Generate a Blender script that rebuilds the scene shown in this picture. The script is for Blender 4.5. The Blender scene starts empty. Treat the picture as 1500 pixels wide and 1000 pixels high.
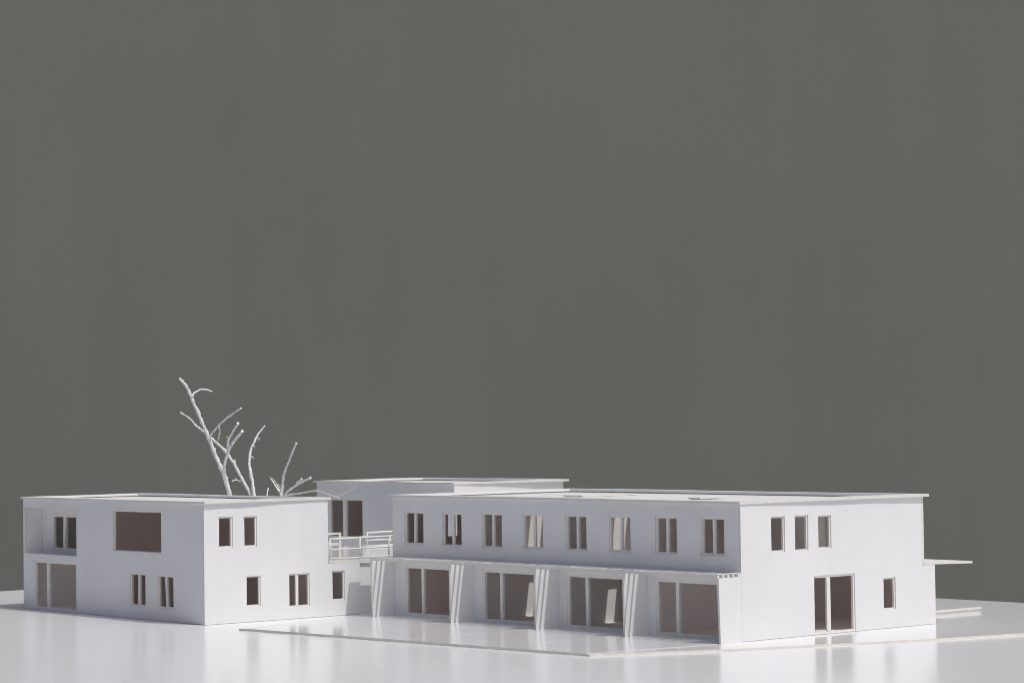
import bpy, bmesh, math, random
from mathutils import Vector, Matrix

random.seed(7)
scene = bpy.context.scene
S = 0.01                      # the model is laid out in centimetres, built in metres

# ------------------------------------------------------------------ camera
CAM = Vector((220.1554, -172.393, 20.5943))
YAW, PITCH, ROLL, FOC = 0.8581, 0.034, -0.0128, 3.682
fw = Vector((-math.sin(YAW) * math.cos(PITCH), math.cos(YAW) * math.cos(PITCH), math.sin(PITCH)))
r0 = Vector((math.cos(YAW), math.sin(YAW), 0)); u0 = r0.cross(fw)
rt = r0 * math.cos(ROLL) + u0 * math.sin(ROLL)
up = u0 * math.cos(ROLL) - r0 * math.sin(ROLL)
cd = bpy.data.cameras.new('camera'); cam = bpy.data.objects.new('camera', cd)
scene.collection.objects.link(cam); scene.camera = cam
cam.matrix_world = Matrix(((rt.x, up.x, -fw.x, CAM.x * S), (rt.y, up.y, -fw.y, CAM.y * S),
                           (rt.z, up.z, -fw.z, CAM.z * S), (0, 0, 0, 1)))
cd.sensor_width = 36; cd.sensor_fit = 'HORIZONTAL'; cd.lens = FOC * 36 / 1.5
cd.clip_start = 0.05; cd.clip_end = 100
cd.dof.use_dof = True; cd.dof.focus_distance = 2.62; cd.dof.aperture_fstop = 32

# ------------------------------------------------------------------ sky and sun
TO_SUN = Vector((1.0, 0.265, 1.8)).normalized()
world = bpy.data.worlds.new('World'); scene.world = world; world.use_nodes = True
wn = world.node_tree; bg = wn.nodes['Background']
sky = wn.nodes.new('ShaderNodeTexSky'); sky.sky_type = 'NISHITA'; sky.sun_disc = False
sky.sun_elevation = math.asin(TO_SUN.z); sky.sun_rotation = math.atan2(TO_SUN.x, TO_SUN.y)
wn.links.new(sky.outputs[0], bg.inputs[0]); bg.inputs[1].default_value = 0.15
sky.air_density = 0.32; sky.dust_density = 3.5; sky.ozone_density = 1.0
sd = bpy.data.lights.new('sun', 'SUN'); sd.energy = 2.5; sd.angle = math.radians(0.53); sd.color = (1, 0.995, 0.965)
sun = bpy.data.objects.new('sun', sd); scene.collection.objects.link(sun)
sun.rotation_euler = TO_SUN.to_track_quat('Z', 'Y').to_euler(); sun.location = (3, 0.7, 5)
vs = scene.view_settings
vs.view_transform = 'Standard'; vs.look = 'None'; vs.exposure = -0.41; vs.gamma = 1; vs.use_curve_mapping = False
scene.render.engine = 'CYCLES'
scene.cycles.filter_width = 1.0
scene.cycles.max_bounces = 16; scene.cycles.diffuse_bounces = 14

# ------------------------------------------------------------------ materials
def mat(name, col, rough=0.6, spec=0.3, mottle=0.03, mscale=25, bump=0.0, bscale=400, coat=0, stretch=(1, 1, 1), col2=None):
    m = bpy.data.materials.new(name); m.use_nodes = True
    nt = m.node_tree; b = nt.nodes['Principled BSDF']
    b.inputs['Roughness'].default_value = rough
    b.inputs['Specular IOR Level'].default_value = spec
    tc = nt.nodes.new('ShaderNodeTexCoord'); mp = nt.nodes.new('ShaderNodeMapping')
    mp.inputs['Scale'].default_value = stretch
    nt.links.new(tc.outputs['Object'], mp.inputs[0])
    n = nt.nodes.new('ShaderNodeTexNoise'); n.inputs['Scale'].default_value = mscale
    n.inputs['Detail'].default_value = 6; n.inputs['Roughness'].default_value = 0.62
    nt.links.new(mp.outputs[0], n.inputs['Vector'])
    cr = nt.nodes.new('ShaderNodeValToRGB')
    cr.color_ramp.elements[0].position = 0.3; cr.color_ramp.elements[1].position = 0.7
    c2 = col2 or tuple(c * (1 - 2 * mottle) for c in col)
    cr.color_ramp.elements[0].color = (*c2, 1); cr.color_ramp.elements[1].color = (*col, 1)
    nt.links.new(n.outputs['Fac'], cr.inputs[0]); nt.links.new(cr.outputs[0], b.inputs['Base Color'])
    if bump:
        n2 = nt.nodes.new('ShaderNodeTexNoise'); n2.inputs['Scale'].default_value = bscale; n2.inputs['Detail'].default_value = 4
        nt.links.new(mp.outputs[0], n2.inputs['Vector'])
        bp = nt.nodes.new('ShaderNodeBump'); bp.inputs['Strength'].default_value = bump; bp.inputs['Distance'].default_value = 0.0006
        nt.links.new(n2.outputs['Fac'], bp.inputs['Height']); nt.links.new(bp.outputs[0], b.inputs['Normal'])
    if coat:
        b.inputs['Coat Weight'].default_value = coat; b.inputs['Coat Roughness'].default_value = 0.08
    return m

WHITE = mat('white card', (0.812, 0.816, 0.812), 0.62, 0.25, 0.035, 14, 0.09, 420)
INNER = mat('grey board lining', (0.84, 0.79, 0.762), 0.8, 0.15, 0.02, 30)
CORE = mat('cut card edge', (0.80, 0.775, 0.715), 0.75, 0.2, 0.06, 160, 0.25, 900)
PARTY = mat('off-white lining card', (0.85, 0.83, 0.81), 0.75, 0.15, 0.02, 30)
FRAME = mat('cream card strip', (0.81, 0.80, 0.775), 0.7, 0.2, 0.04, 120, 0.15, 700)
STICK = mat('painted wooden stick', (0.84, 0.83, 0.79), 0.6, 0.3, 0.07, 180, 0.3, 600)
BARK = mat('white painted bark', (0.93, 0.925, 0.90), 0.7, 0.2, 0.12, 210, 1.0, 330)
TABLE = mat('glossy white table laminate', (0.855, 0.862, 0.878), 0.19, 0.27, 0.01, 6)
PLATE = mat('glossy white base card', (0.86, 0.868, 0.885), 0.11, 0.24, 0.01, 14)
PLATE_EDGE = mat('base card cut edge', (0.84, 0.80, 0.72), 0.8, 0.15, 0.06, 90)
BACK = mat('grey plaster', (0.308, 0.321, 0.276), 0.9, 0.1, 0.04, 0.9, 0.2, 90)

def wavy(m, scale, strength, dist, stretch):      # slight unevenness of a laminated surface
    nt = m.node_tree; b = nt.nodes['Principled BSDF']
    tc = nt.nodes.new('ShaderNodeTexCoord'); mp = nt.nodes.new('ShaderNodeMapping'); mp.inputs['Scale'].default_value = stretch
    mp.inputs['Rotation'].default_value = (0, 0, -YAW)
    n = nt.nodes.new('ShaderNodeTexNoise'); n.inputs['Scale'].default_value = scale; n.inputs['Detail'].default_value = 3
    bp = nt.nodes.new('ShaderNodeBump'); bp.inputs['Strength'].default_value = strength; bp.inputs['Distance'].default_value = dist
    nt.links.new(tc.outputs['Object'], mp.inputs[0]); nt.links.new(mp.outputs[0], n.inputs['Vector'])
    nt.links.new(n.outputs['Fac'], bp.inputs['Height']); nt.links.new(bp.outputs[0], b.inputs['Normal'])
def streaks(m):                                    # faint vertical brush marks and specks in the plaster
    nt = m.node_tree; b = nt.nodes['Principled BSDF']; src = b.inputs['Base Color'].links[0].from_socket
    tc = nt.nodes.new('ShaderNodeTexCoord'); mp = nt.nodes.new('ShaderNodeMapping'); mp.inputs['Scale'].default_value = (1, 1, 0.12)
    n = nt.nodes.new('ShaderNodeTexNoise'); n.inputs['Scale'].default_value = 7; n.inputs['Detail'].default_value = 8; n.inputs['Roughness'].default_value = 0.7
    g = nt.nodes.new('ShaderNodeTexNoise'); g.inputs['Scale'].default_value = 260; g.inputs['Detail'].default_value = 2
    nt.links.new(tc.outputs['Object'], mp.inputs[0]); nt.links.new(mp.outputs[0], n.inputs['Vector']); nt.links.new(tc.outputs['Object'], g.inputs['Vector'])
    ad = nt.nodes.new('ShaderNodeMath'); ad.operation = 'ADD'; nt.links.new(n.outputs['Fac'], ad.inputs[0]); nt.links.new(g.outputs['Fac'], ad.inputs[1])
    mr = nt.nodes.new('ShaderNodeMapRange'); mr.inputs['From Min'].default_value = 0.6; mr.inputs['From Max'].default_value = 1.4
    mr.inputs['To Min'].default_value = 0.95; mr.inputs['To Max'].default_value = 1.04; nt.links.new(ad.outputs[0], mr.inputs['Value'])
    mx = nt.nodes.new('ShaderNodeMixRGB'); mx.blend_type = 'MULTIPLY'; mx.inputs[0].default_value = 1
    nt.links.new(src, mx.inputs[1]); nt.links.new(mr.outputs[0], mx.inputs[2]); nt.links.new(mx.outputs[0], b.inputs['Base Color'])
streaks(BACK)
wavy(TABLE, 30, 0.25, 0.0006, (1, 1, 1))
wavy(PLATE, 24, 0.2, 0.0005, (1, 1, 1))

# ------------------------------------------------------------------ helpers
def link(name, me, mats, parent=None):
    for m in (mats if isinstance(mats, (list, tuple)) else [mats]): me.materials.append(m)
    o = bpy.data.objects.new(name, me); scene.collection.objects.link(o)
    if parent: o.parent = parent
    return o

def tag(o, label=None, cat=None, group=None, kind=None):
    if label: o['label'] = label
    if cat: o['category'] = cat
    if group: o['group'] = group
    if kind: o['kind'] = kind
    return o

def empty(name, loc, rz=0):
    o = bpy.data.objects.new(name, None); scene.collection.objects.link(o)
    o.location = Vector(loc) * S; o.rotation_euler = (0, 0, rz); o.empty_display_size = 0.02
    return o

def mesh(name, V, F, mi=None):
    me = bpy.data.meshes.new(name); me.from_pydata([tuple(Vector(v) * S) for v in V], [], F)
    if mi:
        for p, i in zip(me.polygons, mi): p.material_index = i
    bm = bmesh.new(); bm.from_mesh(me); bmesh.ops.recalc_face_normals(bm, faces=bm.faces); bm.to_mesh(me); bm.free()
    return me

def jit(a): return random.uniform(-a, a)

def panel(name, parent, org, ud, nd, u0, u1, z0, z1, holes=(), t=0.25, j=0.025, mats=(WHITE, INNER, CORE)):
    """upright card: outer face through org along ud, thickness t inwards (against nd), real openings."""
    org, ud, nd = Vector(org), Vector(ud), Vector(nd)
    us = sorted({u0, u1, *[min(max(h[k], u0), u1) for h in holes for k in (0, 1)]})
    zs = sorted({z0, z1, *[min(max(h[k], z0), z1) for h in holes for k in (2, 3)]})
    def solid(i, k):
        if i < 0 or k < 0 or i >= len(us) - 1 or k >= len(zs) - 1: return False
        cu, cz = (us[i] + us[i + 1]) / 2, (zs[k] + zs[k + 1]) / 2
        return not any(h[0] < cu < h[1] and h[2] < cz < h[3] for h in holes)
    V, F, M, ix, J = [], [], [], {}, {}
    def v(i, k, s):
        if (i, k, s) not in ix:
            if (i, k) not in J:
                a = 0 if i in (0, len(us) - 1) else min(j, .3 * (us[i] - us[i - 1]), .3 * (us[i + 1] - us[i]))
                b = 0 if k in (0, len(zs) - 1) else min(j, .3 * (zs[k] - zs[k - 1]), .3 * (zs[k + 1] - zs[k]))
                J[(i, k)] = (jit(a), jit(b))
            p = org + ud * (us[i] + J[(i, k)][0]) + Vector((0, 0, zs[k] + J[(i, k)][1])) - nd * (t * s)
            ix[(i, k, s)] = len(V); V.append(p)
        return ix[(i, k, s)]
    for i in range(len(us) - 1):
        for k in range(len(zs) - 1):
            if not solid(i, k): continue
            for s in (0, 1):
                F.append([v(i, k, s), v(i + 1, k, s), v(i + 1, k + 1, s), v(i, k + 1, s)]); M.append(s)
            for di, dk, a, b in ((-1, 0, (i, k), (i, k + 1)), (1, 0, (i + 1, k), (i + 1, k + 1)), (0, -1, (i, k), (i + 1, k)), (0, 1, (i, k + 1), (i + 1, k + 1))):
                if not solid(i + di, k + dk):
                    F.append([v(*a, 0), v(*b, 0), v(*b, 1), v(*a, 1)]); M.append(2)
    return link(name, mesh(name, V, F, M), list(mats), parent)

def slab(name, parent, poly, z0, z1, mats, inner=None, dz=None):
    """flat card with an arbitrary outline; mats = (top, edge) ; dz gives per-corner droop."""
    n = len(poly); dz = dz or [0] * n
    V = [(x, y, z1 + d) for (x, y), d in zip(poly, dz)] + [(x, y, z0 + d) for (x, y), d in zip(poly, dz)]
    F = [list(range(n)), list(range(2 * n - 1, n - 1, -1))] + [[i, i + n, (i + 1) % n + n, (i + 1) % n] for i in range(n)]
    M = [0, 2 if inner else 0] + [1] * n
    return link(name, mesh(name, V, F, M), list(mats) + ([inner] if inner else []), parent)

def rect(x0, x1, y0, y1): return [(x0, y0), (x1, y0), (x1, y1), (x0, y1)]

def bars(name, parent, boxes, m):
    """axis-aligned or sheared bars as one part; each box = 8 corners or (x0,x1,y0,y1,z0,z1)."""
    V, F = [], []
    for b in boxes:
        if len(b) == 6:
            x0, x1, y0, y1, z0, z1 = b
            c = [(x0, y0, z0), (x1, y0, z0), (x1, y1, z0), (x0, y1, z0), (x0, y0, z1), (x1, y0, z1), (x1, y1, z1), (x0, y1, z1)]
        else: c = b
        k = len(V); V += c
        F += [[k + i for i in f] for f in ((0, 3, 2, 1), (4, 5, 6, 7), (0, 1, 5, 4), (1, 2, 6, 5), (2, 3, 7, 6), (3, 0, 4, 7))]
    return link(name, mesh(name, V, F), m, parent)

def window(parent, org, ud, nd, u0, u1, z0, z1, mull=None, w=0.24, d0=0.13, d1=0.38, lean=0.0, mw=0.33, name='window', sill=True):
    """frame strips glued into an opening, a little askew, with an optional mullion (its own sub-part)."""
    org, ud, nd = Vector(org), Vector(ud), Vector(nd)
    def box(a0, a1, b0, b1, e0, e1, ln=0.0):
        c = []
        for z, s in ((b0, -ln), (b1, ln)):
            for u, e in ((a0, e0), (a1, e0), (a1, e1), (a0, e1)):
                c.append(org + ud * (u + s + jit(.02)) - nd * e + Vector((0, 0, z + jit(.015))))
        return c
    e = 0.03
    fr = bars(name, parent, [box(u0 - e, u0 + w, z0, z1, d0, d1), box(u1 - w, u1 + e, z0, z1, d0, d1),
                             box(u0 + w, u1 - w, z1 - w, z1 + e, d0 + .005, d1), box(u0 + w, u1 - w, z0 - e, z0 + w * .8, d0 + .005, d1)], FRAME)
    if mull is not None:
        bars('mullion', fr, [box(mull - mw / 2, mull + mw / 2, z0 + w * .8, z1 - w, d0 - .02, d1 - .03, lean)], FRAME)
    return fr

def tube(name, parent, pts, rad, m, sides=8, rough=0.0, cap=True):
    """tapered round stick through pts (cm)"""
    P = [Vector(p) for p in pts]; V, F = [], []
    ref = Vector((0.3, 0.2, 1)).normalized()
    for i, p in enumerate(P):
        d = (P[min(i + 1, len(P) - 1)] - P[max(i - 1, 0)]).normalized()
        a = d.cross(ref);
        if a.length < 0.05: a = d.cross(Vector((1, 0, 0)))
        a.normalize(); b = d.cross(a)
        rr = rad[i] if isinstance(rad, (list, tuple)) else rad
        for k in range(sides):
            t = 2 * math.pi * k / sides; q = rr * (1 + jit(rough))
            V.append(p + (a * math.cos(t) + b * math.sin(t)) * q)
    for i in range(len(P) - 1):
        for k in range(sides):
            F.append([i * sides + k, i * sides + (k + 1) % sides, (i + 1) * sides + (k + 1) % sides, (i + 1) * sides + k])
    F.append(list(range(sides))[::-1]); F.append([(len(P) - 1) * sides + k for k in range(sides)])
    me = mesh(name, V, F)
    for p in me.polygons: p.use_smooth = len(p.vertices) == 4
    return link(name, me, m, parent)

X, Y, NX, NY = (1, 0, 0), (0, 1, 0), (-1, 0, 0), (0, -1, 0)

# ------------------------------------------------------------------ setting: table, backdrop, base card
tb = slab('table_top', None, [(-76.6, -150), (190, -150), (190, 62), (-76.2, 55.5)], -2.6, -0.2, (TABLE, TABLE)); tag(tb, kind='structure')
bc = CAM + Vector((fw.x, fw.y, 0)).normalized() * 540
dr = Vector((r0.x, r0.y, 0)); df = Vector((fw.x, fw.y, 0)).normalized()
pb = [bc - dr * 330, bc + dr * 330, bc + dr * 330 + df * 8, bc - dr * 330 + df * 8]
wl = slab('backdrop_wall', None, [(p.x, p.y) for p in pb], -78, 260, (BACK, BACK)); tag(wl, kind='structure')
plate = slab('base_card', None, [(2.4, -22.3), (51.9, -18.2), (58.0, -5.6), (64.7, 14.6), (67.2, 25.2), (75.5, 58.6), (-4.2, 56.6), (-4.2, 2)], -0.194, 0, (PLATE, PLATE_EDGE))
tag(plate, kind='structure')
fy = lambda x: -22.3 + (x - 2.4) * (4.1 / 49.5) + 0.05
FIN = [0.0, 13.64, 27.26, 40.39, 53.25]
for i, (a, b) in enumerate(((3.2, 13.5), (13.6, 26.2), (26.3, 38.6), (38.7, 51.4))):
    a2, b2 = FIN[i] + 0.1, FIN[i + 1] + (0.0 if i < 3 else 0.2)
    slab('card_sheet', plate, [(a, fy(a)), (b, fy(b)), (b2, -3.4), (a2, -3.4)], 0.004, 0.035, (PLATE, CORE))

# ------------------------------------------------------------------ main row house
L, W, W2, H, ZS, DP = 53.475, 26.388, 28.352, 13.0, 6.06, 3.18
T = 0.25
main = empty('row_house', (0, 0, 0))
tag(main, 'long two-storey white card row house with a slatted pergola along its front', 'model house')
UW = [(2.15, 5.55), (8.7, 12.07), (15.37, 18.75), (22.0, 25.3), (28.7, 31.93), (35.15, 38.4), (41.8, 44.97), (48.13, 51.4)]
UZ = [(7.86, 11.52), (7.85, 11.5), (7.86, 11.58), (7.93, 11.6), (7.95, 11.62), (8.0, 11.66), (8.0, 11.7), (8.05, 11.74)]
DS = [2.2, 15.4, 28.75, 41.78]
holes = [(*u, *z) for u, z in zip(UW, UZ)] + [(s, s + 9.3, 0.12, 5.58) for s in DS]
panel('front_wall', main, (0, 0, 0), X, NY, T + .008, L - T - .008, 0.003, H - .005, holes)
leans = [0.03, -0.01, 0.0, 0.0, 0.02, 0.03, 0.03, -0.02]
for (a, b), (c, d), ln in zip(UW, UZ, leans):
    window(main, (0, 0, 0), X, NY, a, b, c, d, mull=(a + b) / 2 + .08, lean=ln)
for s in DS:
    window(main, (0, 0, 0), X, NY, s, s + 9.3, 0.12, 5.58, mull=s + 3.0, w=0.32, d0=.07, d1=.36, mw=0.42, name='patio_door')
sw = [(4.18, 6.12, 8.29, 11.68), (7.53, 9.43, 8.27, 11.69), (10.86, 12.74, 8.34, 11.59), (10.05, 16.1, 0.1, 5.72), (20.35, 22.2, 1.9, 5.05)]
panel('side_wall', main, (L, 0, 0), Y, X, 0, W2, 0.025, H - .003, sw + [(W, W2 + 1, ZS, H + 1)])
for a, b, c, d in sw[:3] + sw[4:]:
    window(main, (L, 0, 0), Y, X, a, b, c, d, w=0.16, d0=.13, d1=.36)
window(main, (L, 0, 0), Y, X, 10.05, 16.1, 0.1, 5.72, mull=12.3, w=0.2, d0=.1, d1=.36, mw=0.5, name='patio_door')
panel('end_wall', main, (0, 0, 0), Y, NX, 0, W, 0.003, H - .003, [(7.75, 9.2, 8.4, 11.5)])
panel('back_wall', main, (0, W, 0), X, Y, T, L - .002, ZS + .31, H - .003, [(1.5 + k * 13.3, 12 + k * 13.3, 7.2, 11.6) for k in range(4)], t=-0.3)
panel('back_wall', main, (0, W2, 0), X, Y, .02, L - T - .01, 0.003, ZS, [(1.5 + k * 13.3, 12 + k * 13.3, 0.3, 5.4) for k in range(3)] + [(49.3, 52.7, .3, 5.4)])
# inside: floors and party walls, with the stair voids that let the skylights' sun through
slab('floor', main, rect(T + .01, L - T - .01, T + .02, W2 - T - .01), 0.006, 0.1, (INNER, INNER))
panel_floor_holes = [(15.2, 18.0, 8.25, 9.7), (28.9, 31.6, 7.3, 8.6)]
def flat(name, parent, x0, x1, y0, y1, z0, z1, holes, mats):
    """horizontal card with rectangular openings"""
    xs = sorted({x0, x1, *[h[k] for h in holes for k in (0, 1)]}); ys = sorted({y0, y1, *[h[k] for h in holes for k in (2, 3)]})
    sol = lambda i, k: 0 <= i < len(xs) - 1 and 0 <= k < len(ys) - 1 and not any(h[0] < (xs[i] + xs[i + 1]) / 2 < h[1] and h[2] < (ys[k] + ys[k + 1]) / 2 < h[3] for h in holes)
    V, F, M, ix = [], [], [], {}
    def v(i, k, s):
        if (i, k, s) not in ix: ix[(i, k, s)] = len(V); V.append((xs[i], ys[k], z1 if s == 0 else z0))
        return ix[(i, k, s)]
    for i in range(len(xs) - 1):
        for k in range(len(ys) - 1):
            if not sol(i, k): continue
            for s in (0, 1): F.append([v(i, k, s), v(i + 1, k, s), v(i + 1, k + 1, s), v(i, k + 1, s)]); M.append(s)
            for di, dk, a, b in ((-1, 0, (i, k), (i, k + 1)), (1, 0, (i + 1, k), (i + 1, k + 1)), (0, -1, (i, k), (i + 1, k)), (0, 1, (i, k + 1), (i + 1, k + 1))):
                if not sol(i + di, k + dk): F.append([v(*a, 0), v(*b, 0), v(*b, 1), v(*a, 1)]); M.append(2)
    return link(name, mesh(name, V, F, M), list(mats), parent)
flat('floor', main, T + .01, L - T - .01, T + .02, W - .01, 6.1, 6.4, panel_floor_holes, (INNER, INNER, CORE))
for x in FIN[1:4]:
    bars('party_wall', main, [(x, x + .22, T + .03, W - .02, 0.105, 6.09), (x, x + .22, T + .03, W - .02, 6.41, 12.64)], PARTY)
deck = flat('roof', main, T + .01, L - T - .01, T + .02, W - .01, 12.66, 12.87, [(13.9, 21.8, 8.55, 10.3), (27.55, 35.2, 8.3, 10.1)], (WHITE, INNER, CORE))
def strip(name, parent, a, b, c, d, z0, z1):
    """long card strip a-b (outer edge), d-c (inner edge), a little wavy along its length"""
    a, b, c, d = (Vector((*p, 0)) for p in (a, b, c, d)); n = max(6, int((b - a).length / 2)); V, F = [], []
    out = (a - d).normalized(); ph = random.uniform(0, 6)
    for i in range(n + 1):
        t = i / n; e = 0 if i in (0, n) else 1
        wz = 0.035 * math.sin(math.pi * t) * math.sin(5 * t + ph) + e * jit(.012); wo = e * (0.03 * math.sin(7 * t + ph) + jit(.02))
        p, q = a.lerp(b, t) + out * wo, d.lerp(c, t)
        for v, z in ((p, z0), (q, z0), (q, z1), (p, z1)): V.append((v.x, v.y, z + max(wz, -.02 if z == z1 else 0)))
    for i in range(n):
        for k in range(4): F.append([i * 4 + k, i * 4 + (k + 1) % 4, (i + 1) * 4 + (k + 1) % 4, (i + 1) * 4 + k])
    F += [[0, 1, 2, 3], [n * 4 + k for k in (3, 2, 1, 0)]]
    M = [[0, 0, 0, 1][k % 4] for k in range(4 * n)] + [1, 1]
    return link(name, mesh(name, V, F, M), [WHITE, CORE], parent)
def rim(parent, x0, x1, y0, y1, w, z0, z1, oa, ob):
    """flat rim of four card strips; the strip above the sunny face overhangs by oa at its near and ob at its far end"""
    strip('rim_strip', parent, (x0, y0), (x1 + oa, y0), (x1 + oa, y0 + w), (x0, y0 + w), z0, z1)
    strip('rim_strip', parent, (x1 + oa, y0 + w + .01), (x1 + ob, y1 - w - .01), (x1 - w, y1 - w - .01), (x1 - w, y0 + w + .01), z0 + .01, z1 + .012)
    strip('rim_strip', parent, (x0, y1), (x1 + ob, y1), (x1 + ob, y1 - w), (x0, y1 - w), z0, z1 + .005)
    strip('rim_strip', parent, (x0, y0 + w + .01), (x0, y1 - w - .01), (x0 + w, y1 - w - .01), (x0 + w, y0 + w + .01), z0 + .008, z1 + .01)
rim(deck, -0.42, L, -0.22, W + 0.75, 1.15, H, H + 0.27, 0.13, 0.4)
slab('skylight_cover', deck, [(34.8, 11.6), (36.6, 11.6), (36.4, 15.2), (34.6, 15.2)], 12.94, 13.1, (WHITE, CORE), dz=[0, 0, .06, .06])
bars('skylight_upstand', deck, [(34.9, 36.2, 11.8, 15.0, 12.875, 12.935)], WHITE)
slab('skylight_cover', deck, [(14.5, 12.5), (17.6, 12.5), (17.6, 21), (14.5, 21)], 12.9, 13.06, (WHITE, CORE))
# pergola fins and slats
for i, x in enumerate(FIN):
    a, b = (x, x + T) if i < 4 else (L - .22, L + .03)
    top, bot = DP, DP - (0.17 if i in (0, 4) else 0.04)
    k, e = (0.09, -.045) if i == 4 else (0.0, -.006)          # the end fin stands a little askew beside the wall
    c = [(a + k, -bot, .003), (b + k, -bot, .003), (b, e, .003), (a, e, .003), (a + k, -top, 6.15), (b + k, -top, 6.15), (b, e, 6.15), (a, e, 6.15)]
    V = [Vector(p) for p in c]
    link('pergola_fin', mesh('pergola_fin', V, [[0, 3, 2, 1], [4, 5, 6, 7], [0, 1, 5, 4], [1, 2, 6, 5], [2, 3, 7, 6], [3, 0, 4, 7]], [1, 1, 1, 0, 1, 0]), [WHITE, CORE], main)
def ragged(name, parent, y0, y1, z0, z1, x0, x1, n, amp, mats):
    V, F = [], []
    for i in range(n + 1):
        x = x0 + (x1 - x0) * i / n; s = 0.06 * math.sin(x * .11 + 1) * 0
        for y, z in ((y0, z0), (y1, z0), (y1, z1), (y0, z1)):
            V.append((x, y + jit(amp) + s, z + jit(amp * .8)))
    for i in range(n):
        for k in range(4): F.append([i * 4 + k, i * 4 + (k + 1) % 4, (i + 1) * 4 + (k + 1) % 4, (i + 1) * 4 + k])
    F += [[0, 1, 2, 3], [n * 4 + k for k in (3, 2, 1, 0)]]
    return link(name, mesh(name, V, F), mats, parent)
for k in range(5):
    y0 = -DP - .02 + k * 0.69
    ragged('pergola_slat', main, y0, min(y0 + 0.2, -.01), 6.155, 6.47, -0.06, L - .01, 90, 0.022, CORE if k == 0 else WHITE)
bars('pergola_slat', main, [(-.04, L - .02, -.2, -.008, 6.16, 6.46)], WHITE)
bars('end_batten', main, [(L - .3, L + .02, -DP + .02, -.02, 6.49, 6.55)], WHITE)
# canopy on the far side
slab('canopy', main, [(24, W - .0 + .3), (L + .04, W + .01 + .3), (L + .02, 34.35), (24, 34.35)], ZS + .04, ZS + .27, (WHITE, CORE), dz=[0, 0, -.2, -.2])
bars('canopy_ledge', main, [(24, L + .03, W - .02, W + .29, ZS + .035, ZS + .265)], CORE)

terr = empty('garden_slab', (32, 37, 0)); tag(terr, 'low double-layer white card slab on the ground at the far right end', 'card slab')
slab('layer', terr, rect(-14, 13.6, -8.4, 8.3), 0.004, 0.22, (WHITE, CORE)); slab('layer', terr, rect(-14, 13.75, -8.4, 8.35), 0.225, 0.46, (PLATE, CORE))

# ------------------------------------------------------------------ left house
LA = -0.0126
left = empty('corner_house', (-6.126, -20.847, -0.197), LA)
tag(left, 'white card corner house with an upper loggia, in front of the twig tree', 'model house')
LX, LY, LY2, LH, ZT = 39.175, 16.35, 20.73, 12.98, 6.2
fh = [(-38.9, -26.82, 6.55, 12.0), (-36.7, -26.8, 0.12, 5.82), (-18.8, -8.6, 7.45, 11.95), (-15.23, -11.9, 1.4, 5.14), (-9.46, -6.16, 1.43, 5.1)]
panel('front_wall', left, (0, 0, 0), X, NY, -LX, -T - .02, 0.03, LH - .005, fh)
window(left, (0, 0, 0), X, NY, -36.7, -26.8, 0.12, 5.82, mull=-33.5, w=.3, d0=.08, d1=.36, mw=.5, name='patio_door')
window(left, (0, 0, 0), X, NY, *fh[2], w=.1, d0=.16, d1=.4)
window(left, (0, 0, 0), X, NY, *fh[3], mull=-13.45, lean=.0)
window(left, (0, 0, 0), X, NY, *fh[4], mull=-7.75, lean=-.12)
rh = [(1.83, 3.66, 8.2, 11.52), (5.08, 6.82, 8.17, 11.47), (5.33, 7.24, 1.71, 5.0), (10.97, 13.8, 1.34, 4.95), (16.83, 18.6, 1.74, 5.0)]
panel('side_wall', left, (0, 0, 0), Y, X, -.02, 50, 0.03, LH - .003, rh + [(LY, 51, ZT - .3, LH + 1), (LY2, 25.5, -1, 5.72)])
for h in rh:
    window(left, (0, 0, 0), Y, X, *h, w=.17, d0=.13, d1=.36, mull=12.15 if h[0] == 10.97 else None, mw=.36)
panel('recess_panel', left, (-T - .012, 0, 0), Y, X, LY2 - .6, 26, 0.003, 5.85)
panel('end_wall', left, (-LX, 0, 0), Y, NX, T + .01, LY, 0.003, LH - .003, mats=(WHITE, WHITE, CORE))
panel('back_wall', left, (0, LY, 0), X, Y, -LX + T + .01, -T - .01, 0.003, LH - .003, [(-12.3, -1.2, 6.8, 12.0), (-24.8, -17.8, 0.3, 5.8), (-37, -27, .3, 5.8), (-12.4, -8.2, 0.3, 5.8)])
slab('floor', left, rect(-LX + T + .02, -T - .02, T + .02, LY - T - .02), 0.006, 0.1, (INNER, INNER))
flat('floor', left, -LX + T + .02, -T - .02, T + .02, LY - T - .02, 6.15, 6.45, [(-24.5, -15, 8.5, 15), (-13, -2, 9, 15.5)], (INNER, INNER, CORE))
bars('partition', left, [(-25.9, -25.65, 2.7, LY - T - .02, 6.46, 12.64), (-25.9, -25.65, T + .03, LY - T - .02, .11, 6.14)], INNER)
# loggia: back wall with its door, side cheek and white floor
panel('loggia_wall', left, (0, 2.45, 0), X, NY, -LX + T + .02, -25.6, 6.46, 12.64, [(-36.7, -27.6, 6.8, 11.35)])
window(left, (0, 2.45, 0), X, NY, -36.7, -27.6, 6.8, 11.35, mull=-33.7, w=.5, d0=-.03, d1=.3, mw=.55, lean=.05, name='loggia_door')
panel('loggia_cheek', left, (-25.9, 0, 0), Y, NX, T + .03, 2.44, 6.46, 12.64)
slab('loggia_floor', left, rect(-LX + T + .03, -25.95, T + .02, 2.44), 6.455, 6.53, (WHITE, CORE))
ldk = slab('roof', left, rect(-LX + T + .02, -T - .02, T + .02, LY - T - .02), 12.66, 12.87, (WHITE, CORE), inner=INNER)
rim(ldk, -LX - .45, 0, -0.15, LY + .35, 1.2, LH, LH + .24, 0.38, 0.16)

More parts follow.
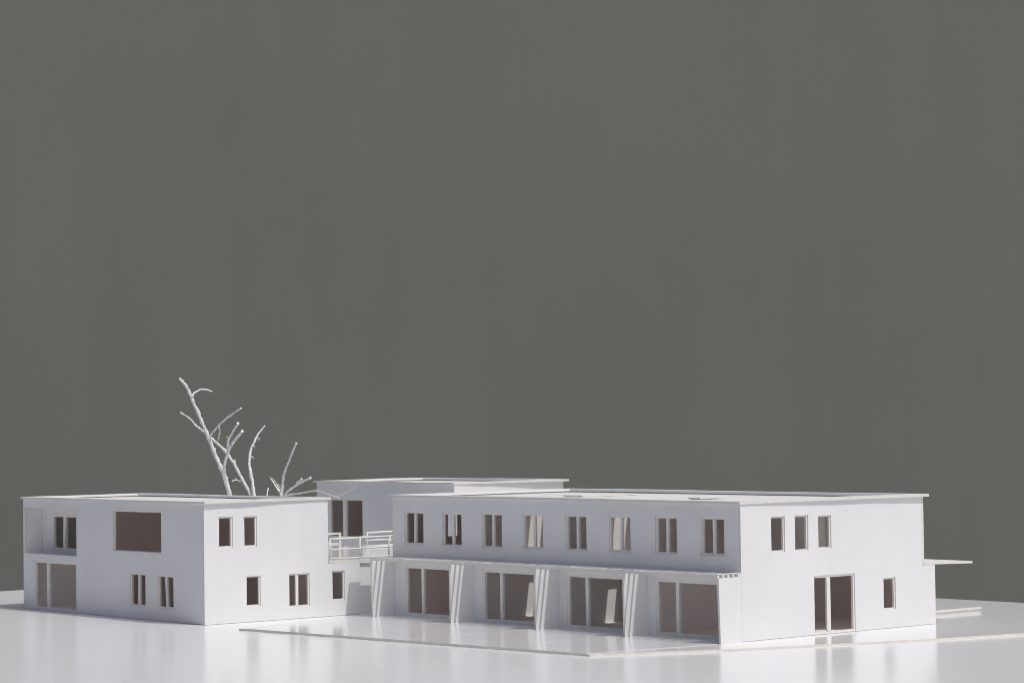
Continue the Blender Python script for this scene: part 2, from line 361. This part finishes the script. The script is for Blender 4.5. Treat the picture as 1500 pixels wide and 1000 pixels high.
# ------------------------------------------------------------------ terrace deck between the houses
trc = empty('roof_terrace', (-6.0, -4.2, -0.197)); tag(trc, 'raised white card terrace deck joining the corner house to the rear house', 'terrace')
slab('deck', trc, rect(-26, 0.12, -.22, 34.6), ZT - .29, ZT + .005, (PLATE, CORE), inner=INNER)
panel('wall', trc, (-26, 0, 0), Y, NX, 0.4, 34.5, .003, ZT - .3)
def railing(name, label, org, d, posts, zt, zm, ln, grp=None, thick=.11):
    r = empty(name, org); tag(r, label, 'railing', grp)
    d = Vector(d)
    for p in posts:
        b = d * p
        tube('post', r, [b + Vector((0, 0, 0)), b + Vector((jit(.06), jit(.1), zt * .5)), b + Vector((jit(.08), jit(.12), zt + .05))], [thick * 1.15, thick, thick * 1.1], STICK, 7, .08)
    n = 9
    tube('top_rail', r, [d * (ln[0] + (ln[1] - ln[0]) * i / n) + Vector((jit(.03), 0, zt + .06 + jit(.03))) for i in range(n + 1)], thick * 1.25, STICK, 6, .08)
    tube('middle_rail', r, [d * (ln[0] + (ln[1] - ln[0]) * i / n) + Vector((.1 + jit(.03), 0, zm + jit(.04))) for i in range(n + 1)], thick * .95, STICK, 6, .1)
    tube('bottom_rail', r, [d * (ln[0] + (ln[1] - ln[0]) * i / n) + Vector((.08 + jit(.02), 0, .16 + jit(.03))) for i in range(n + 1)], thick * .8, STICK, 6, .1)
    return r
railing('railing', 'thin white stick railing along the sunny edge of the raised terrace', (-6.05, -4.1, ZT - .19), Y, [0.0, 4.2, 8.3, 12.5], 2.3, 1.2, (-.1, 13))
rl = empty('railing', (-7.6, -3.9, ZT - .19)); tag(rl, 'short white board railing next to the corner house wall, behind the stick railing', 'railing')
bars('post', rl, [(-.12, .12, 2.1, 2.4, 0, 2.75)], STICK)
bars('board', rl, [(-.1, .1, -.3, 2.45, 2.76, 2.98)], STICK); bars('board', rl, [(-.1, .1, -.1, 2.05, 1.55, 1.85)], STICK)
railing('railing', 'white stick railing at the far side of the terrace in front of the rear house', (-27, 17.0, ZT - .19), Y, [0.2, 4.4], 1.75, .85, (-.1, 12.5), thick=.09)

# ------------------------------------------------------------------ rear house
rear = empty('rear_house', (-26.3, 30.6, -0.197)); tag(rear, 'white card house at the back, only its upper storey showing above the terrace', 'model house')
RL, RW, RH = 29.3, 18.6, 13.6
panel('front_wall', rear, (0, 0, 0), X, NY, -RL, -T - .01, .003, RH - .005, [(-26.6, -18.9, 6.25, 11.65)])
window(rear, (0, 0, 0), X, NY, -26.6, -18.9, 6.25, 11.65, mull=-23.15, w=.35, d0=.05, d1=.36, mw=.75, name='terrace_door')
panel('side_wall', rear, (0, 0, 0), Y, X, 0, RW, .003, RH - .003)
panel('end_wall', rear, (-RL, 0, 0), Y, NX, T + .01, RW, .003, RH - .003)
panel('back_wall', rear, (0, RW, 0), X, Y, -RL + T + .01, -T - .01, .003, RH - .003, [(-15, -1.5, 7.0, 12.5)])
slab('floor', rear, rect(-RL + T + .02, -T - .02, T + .02, RW - T - .02), 6.0, 6.2, (INNER, INNER))
rdk = slab('roof', rear, rect(-RL + T + .02, -T - .02, T + .02, RW - T - .02), 13.26, 13.47, (WHITE, CORE), inner=INNER)
rim(rdk, -RL - .5, 0, -.2, RW + .5, 1.2, RH, RH + .25, 0.1, 0.6)

# ------------------------------------------------------------------ twig tree behind the corner house
TD = 338.0                                     # distance along the view at which the twig stands
tree_base = CAM + (fw + rt * ((368 - 750) / 3682) - up * ((857 - 500) / 3682)) * TD
tree_base.z = -0.2
tree = empty('bare_tree', tree_base); tag(tree, 'bare white-painted twig standing as a leafless tree behind the corner house', 'tree')
def tp(zx, zy, dep):                           # picks a spot in the twig's own upright plane, dep cm nearer or farther
    px, py = 230 + zx / 5, 540 + zy / 5
    p = CAM + (fw + rt * ((px - 750) / 3682) - up * ((py - 500) / 3682)) * (TD + dep)
    return p - tree_base
def branch(name, pts, w0, w1, dep0, dep1, sub=8, rough=.22):
    n = len(pts); out, rad = [], []
    P = [tp(x, y, dep0 + (dep1 - dep0) * i / (n - 1)) for i, (x, y) in enumerate(pts)]
    for i in range(n - 1):
        p0, p1, p2, p3 = P[max(i - 1, 0)], P[i], P[i + 1], P[min(i + 2, n - 1)]
        for s in range(sub):
            t = s / sub
            q = 0.5 * ((2 * p1) + (p2 - p0) * t + (2 * p0 - 5 * p1 + 4 * p2 - p3) * t * t + (3 * p1 - p0 - 3 * p2 + p3) * t ** 3)
            g = (i + t) / (n - 1)
            k = TD / 3682 / 5 / 2
            rr = (w0 + (w1 - w0) * g) * k * .74
            out.append(q + Vector((jit(1), jit(1), jit(1))) * rr * .14); rad.append(rr * (1 + (jit(.2) if s else .25)))
    out.append(P[-1]); rad.append(w1 * TD / 3682 / 10)
    return tube(name, tree, out, rad, BARK, 9, rough)
trunk = branch('trunk', [(690, 1595), (684, 1480), (672, 1360), (640, 1220), (590, 1090), (545, 960), (500, 800), (465, 720), (410, 590), (380, 510), (330, 390), (260, 230), (215, 130), (163, 70)], 60, 24, 0, -3)
B = [([(385, 495), (455, 410), (530, 345), (615, 288)], 20, 14, -2, -6), ([(450, 412), (460, 470), (445, 522)], 12, 9, -3, -4),
     ([(258, 205), (272, 178), (330, 150), (402, 165)], 18, 13, -3, -1),
     ([(540, 950), (490, 760), (520, 610), (560, 535), (625, 455)], 34, 24, -1, -9), ([(515, 590), (528, 510), (594, 398)], 24, 22, -4, -7),
     ([(655, 1290), (690, 1100), (692, 945), (625, 810), (560, 690), (490, 592), (405, 515), (335, 455), (280, 410), (235, 360), (168, 318)], 36, 13, 2, 1),
     ([(612, 828), (582, 812), (548, 822)], 12, 8, 2, 0), ([(572, 712), (570, 662)], 13, 7, 2, 3),
     ([(672, 1360), (720, 1150), (712, 940), (690, 780), (675, 700), (685, 600), (715, 530), (740, 480), (790, 416)], 38, 13, 0, 5),
     ([(680, 1420), (830, 1180), (900, 1010), (915, 870), (930, 770), (960, 690), (1000, 590), (1020, 545)], 38, 15, 0, -4),
     ([(905, 985), (945, 910), (1030, 845), (1125, 797)], 26, 20, -2, -7), ([(1025, 835), (1060, 806)], 22, 14, -4, -6),
     ([(912, 930), (870, 860), (830, 798)], 20, 10, -2, 2), ([(905, 915), (880, 850), (845, 800)], 11, 7, -2, 4), ([(800, 1020), (805, 930), (814, 872)], 18, 8, 1, 3),
     ([(900, 1000), (940, 932), (1040, 912), (1170, 893), (1250, 918), (1332, 945)], 16, 9, -2, -12),
     ([(1320, 938), (1390, 905), (1430, 880), (1465, 858)], 7, 4, -11, -13),
     ([(728, 505), (752, 512)], 9, 4, 4, 4), ([(705, 560), (722, 575)], 8, 4, 4, 4), ([(690, 640), (706, 650)], 8, 4, 4, 4), ([(895, 870), (888, 840)], 12, 7, -2, -2)]
for b in B: branch('branch', b[0], b[1], b[2], b[3], b[4])
# knots and bark spurs on the twigs
for i in range(46):
    o = random.choice([c for c in tree.children if c.name.split('.')[0] in ('branch', 'trunk')])
    v = o.data.vertices[random.randrange(len(o.data.vertices))]
    p = Vector(v.co) / S; n = Vector(v.normal)
    if p.z < 9: continue
    tube('bark_spur', o, [p - n * .05, p + n * random.uniform(.1, .22) + Vector((0, 0, jit(.12)))], [random.uniform(.07, .13), .03], BARK, 5, .2)
# crumbs of card left lying on the base
for x, y, r, lb in ((53.9, 33.2, .16, 'tiny white card crumb lying on the base card right of the row house'), (24.4, -10.2, .12, 'tiny white card crumb lying on the base card in front of the pergola')):
    e = bmesh.new(); bmesh.ops.create_icosphere(e, subdivisions=1, radius=r * S)
    for v in e.verts: v.co *= random.uniform(.6, 1.2); v.co.z *= .5
    me = bpy.data.meshes.new('card_crumb'); e.to_mesh(me); e.free()
    o = link('card_crumb', me, WHITE); o.location = Vector((x, y, .03 + r * .5)) * S; tag(o, lb, 'crumb')
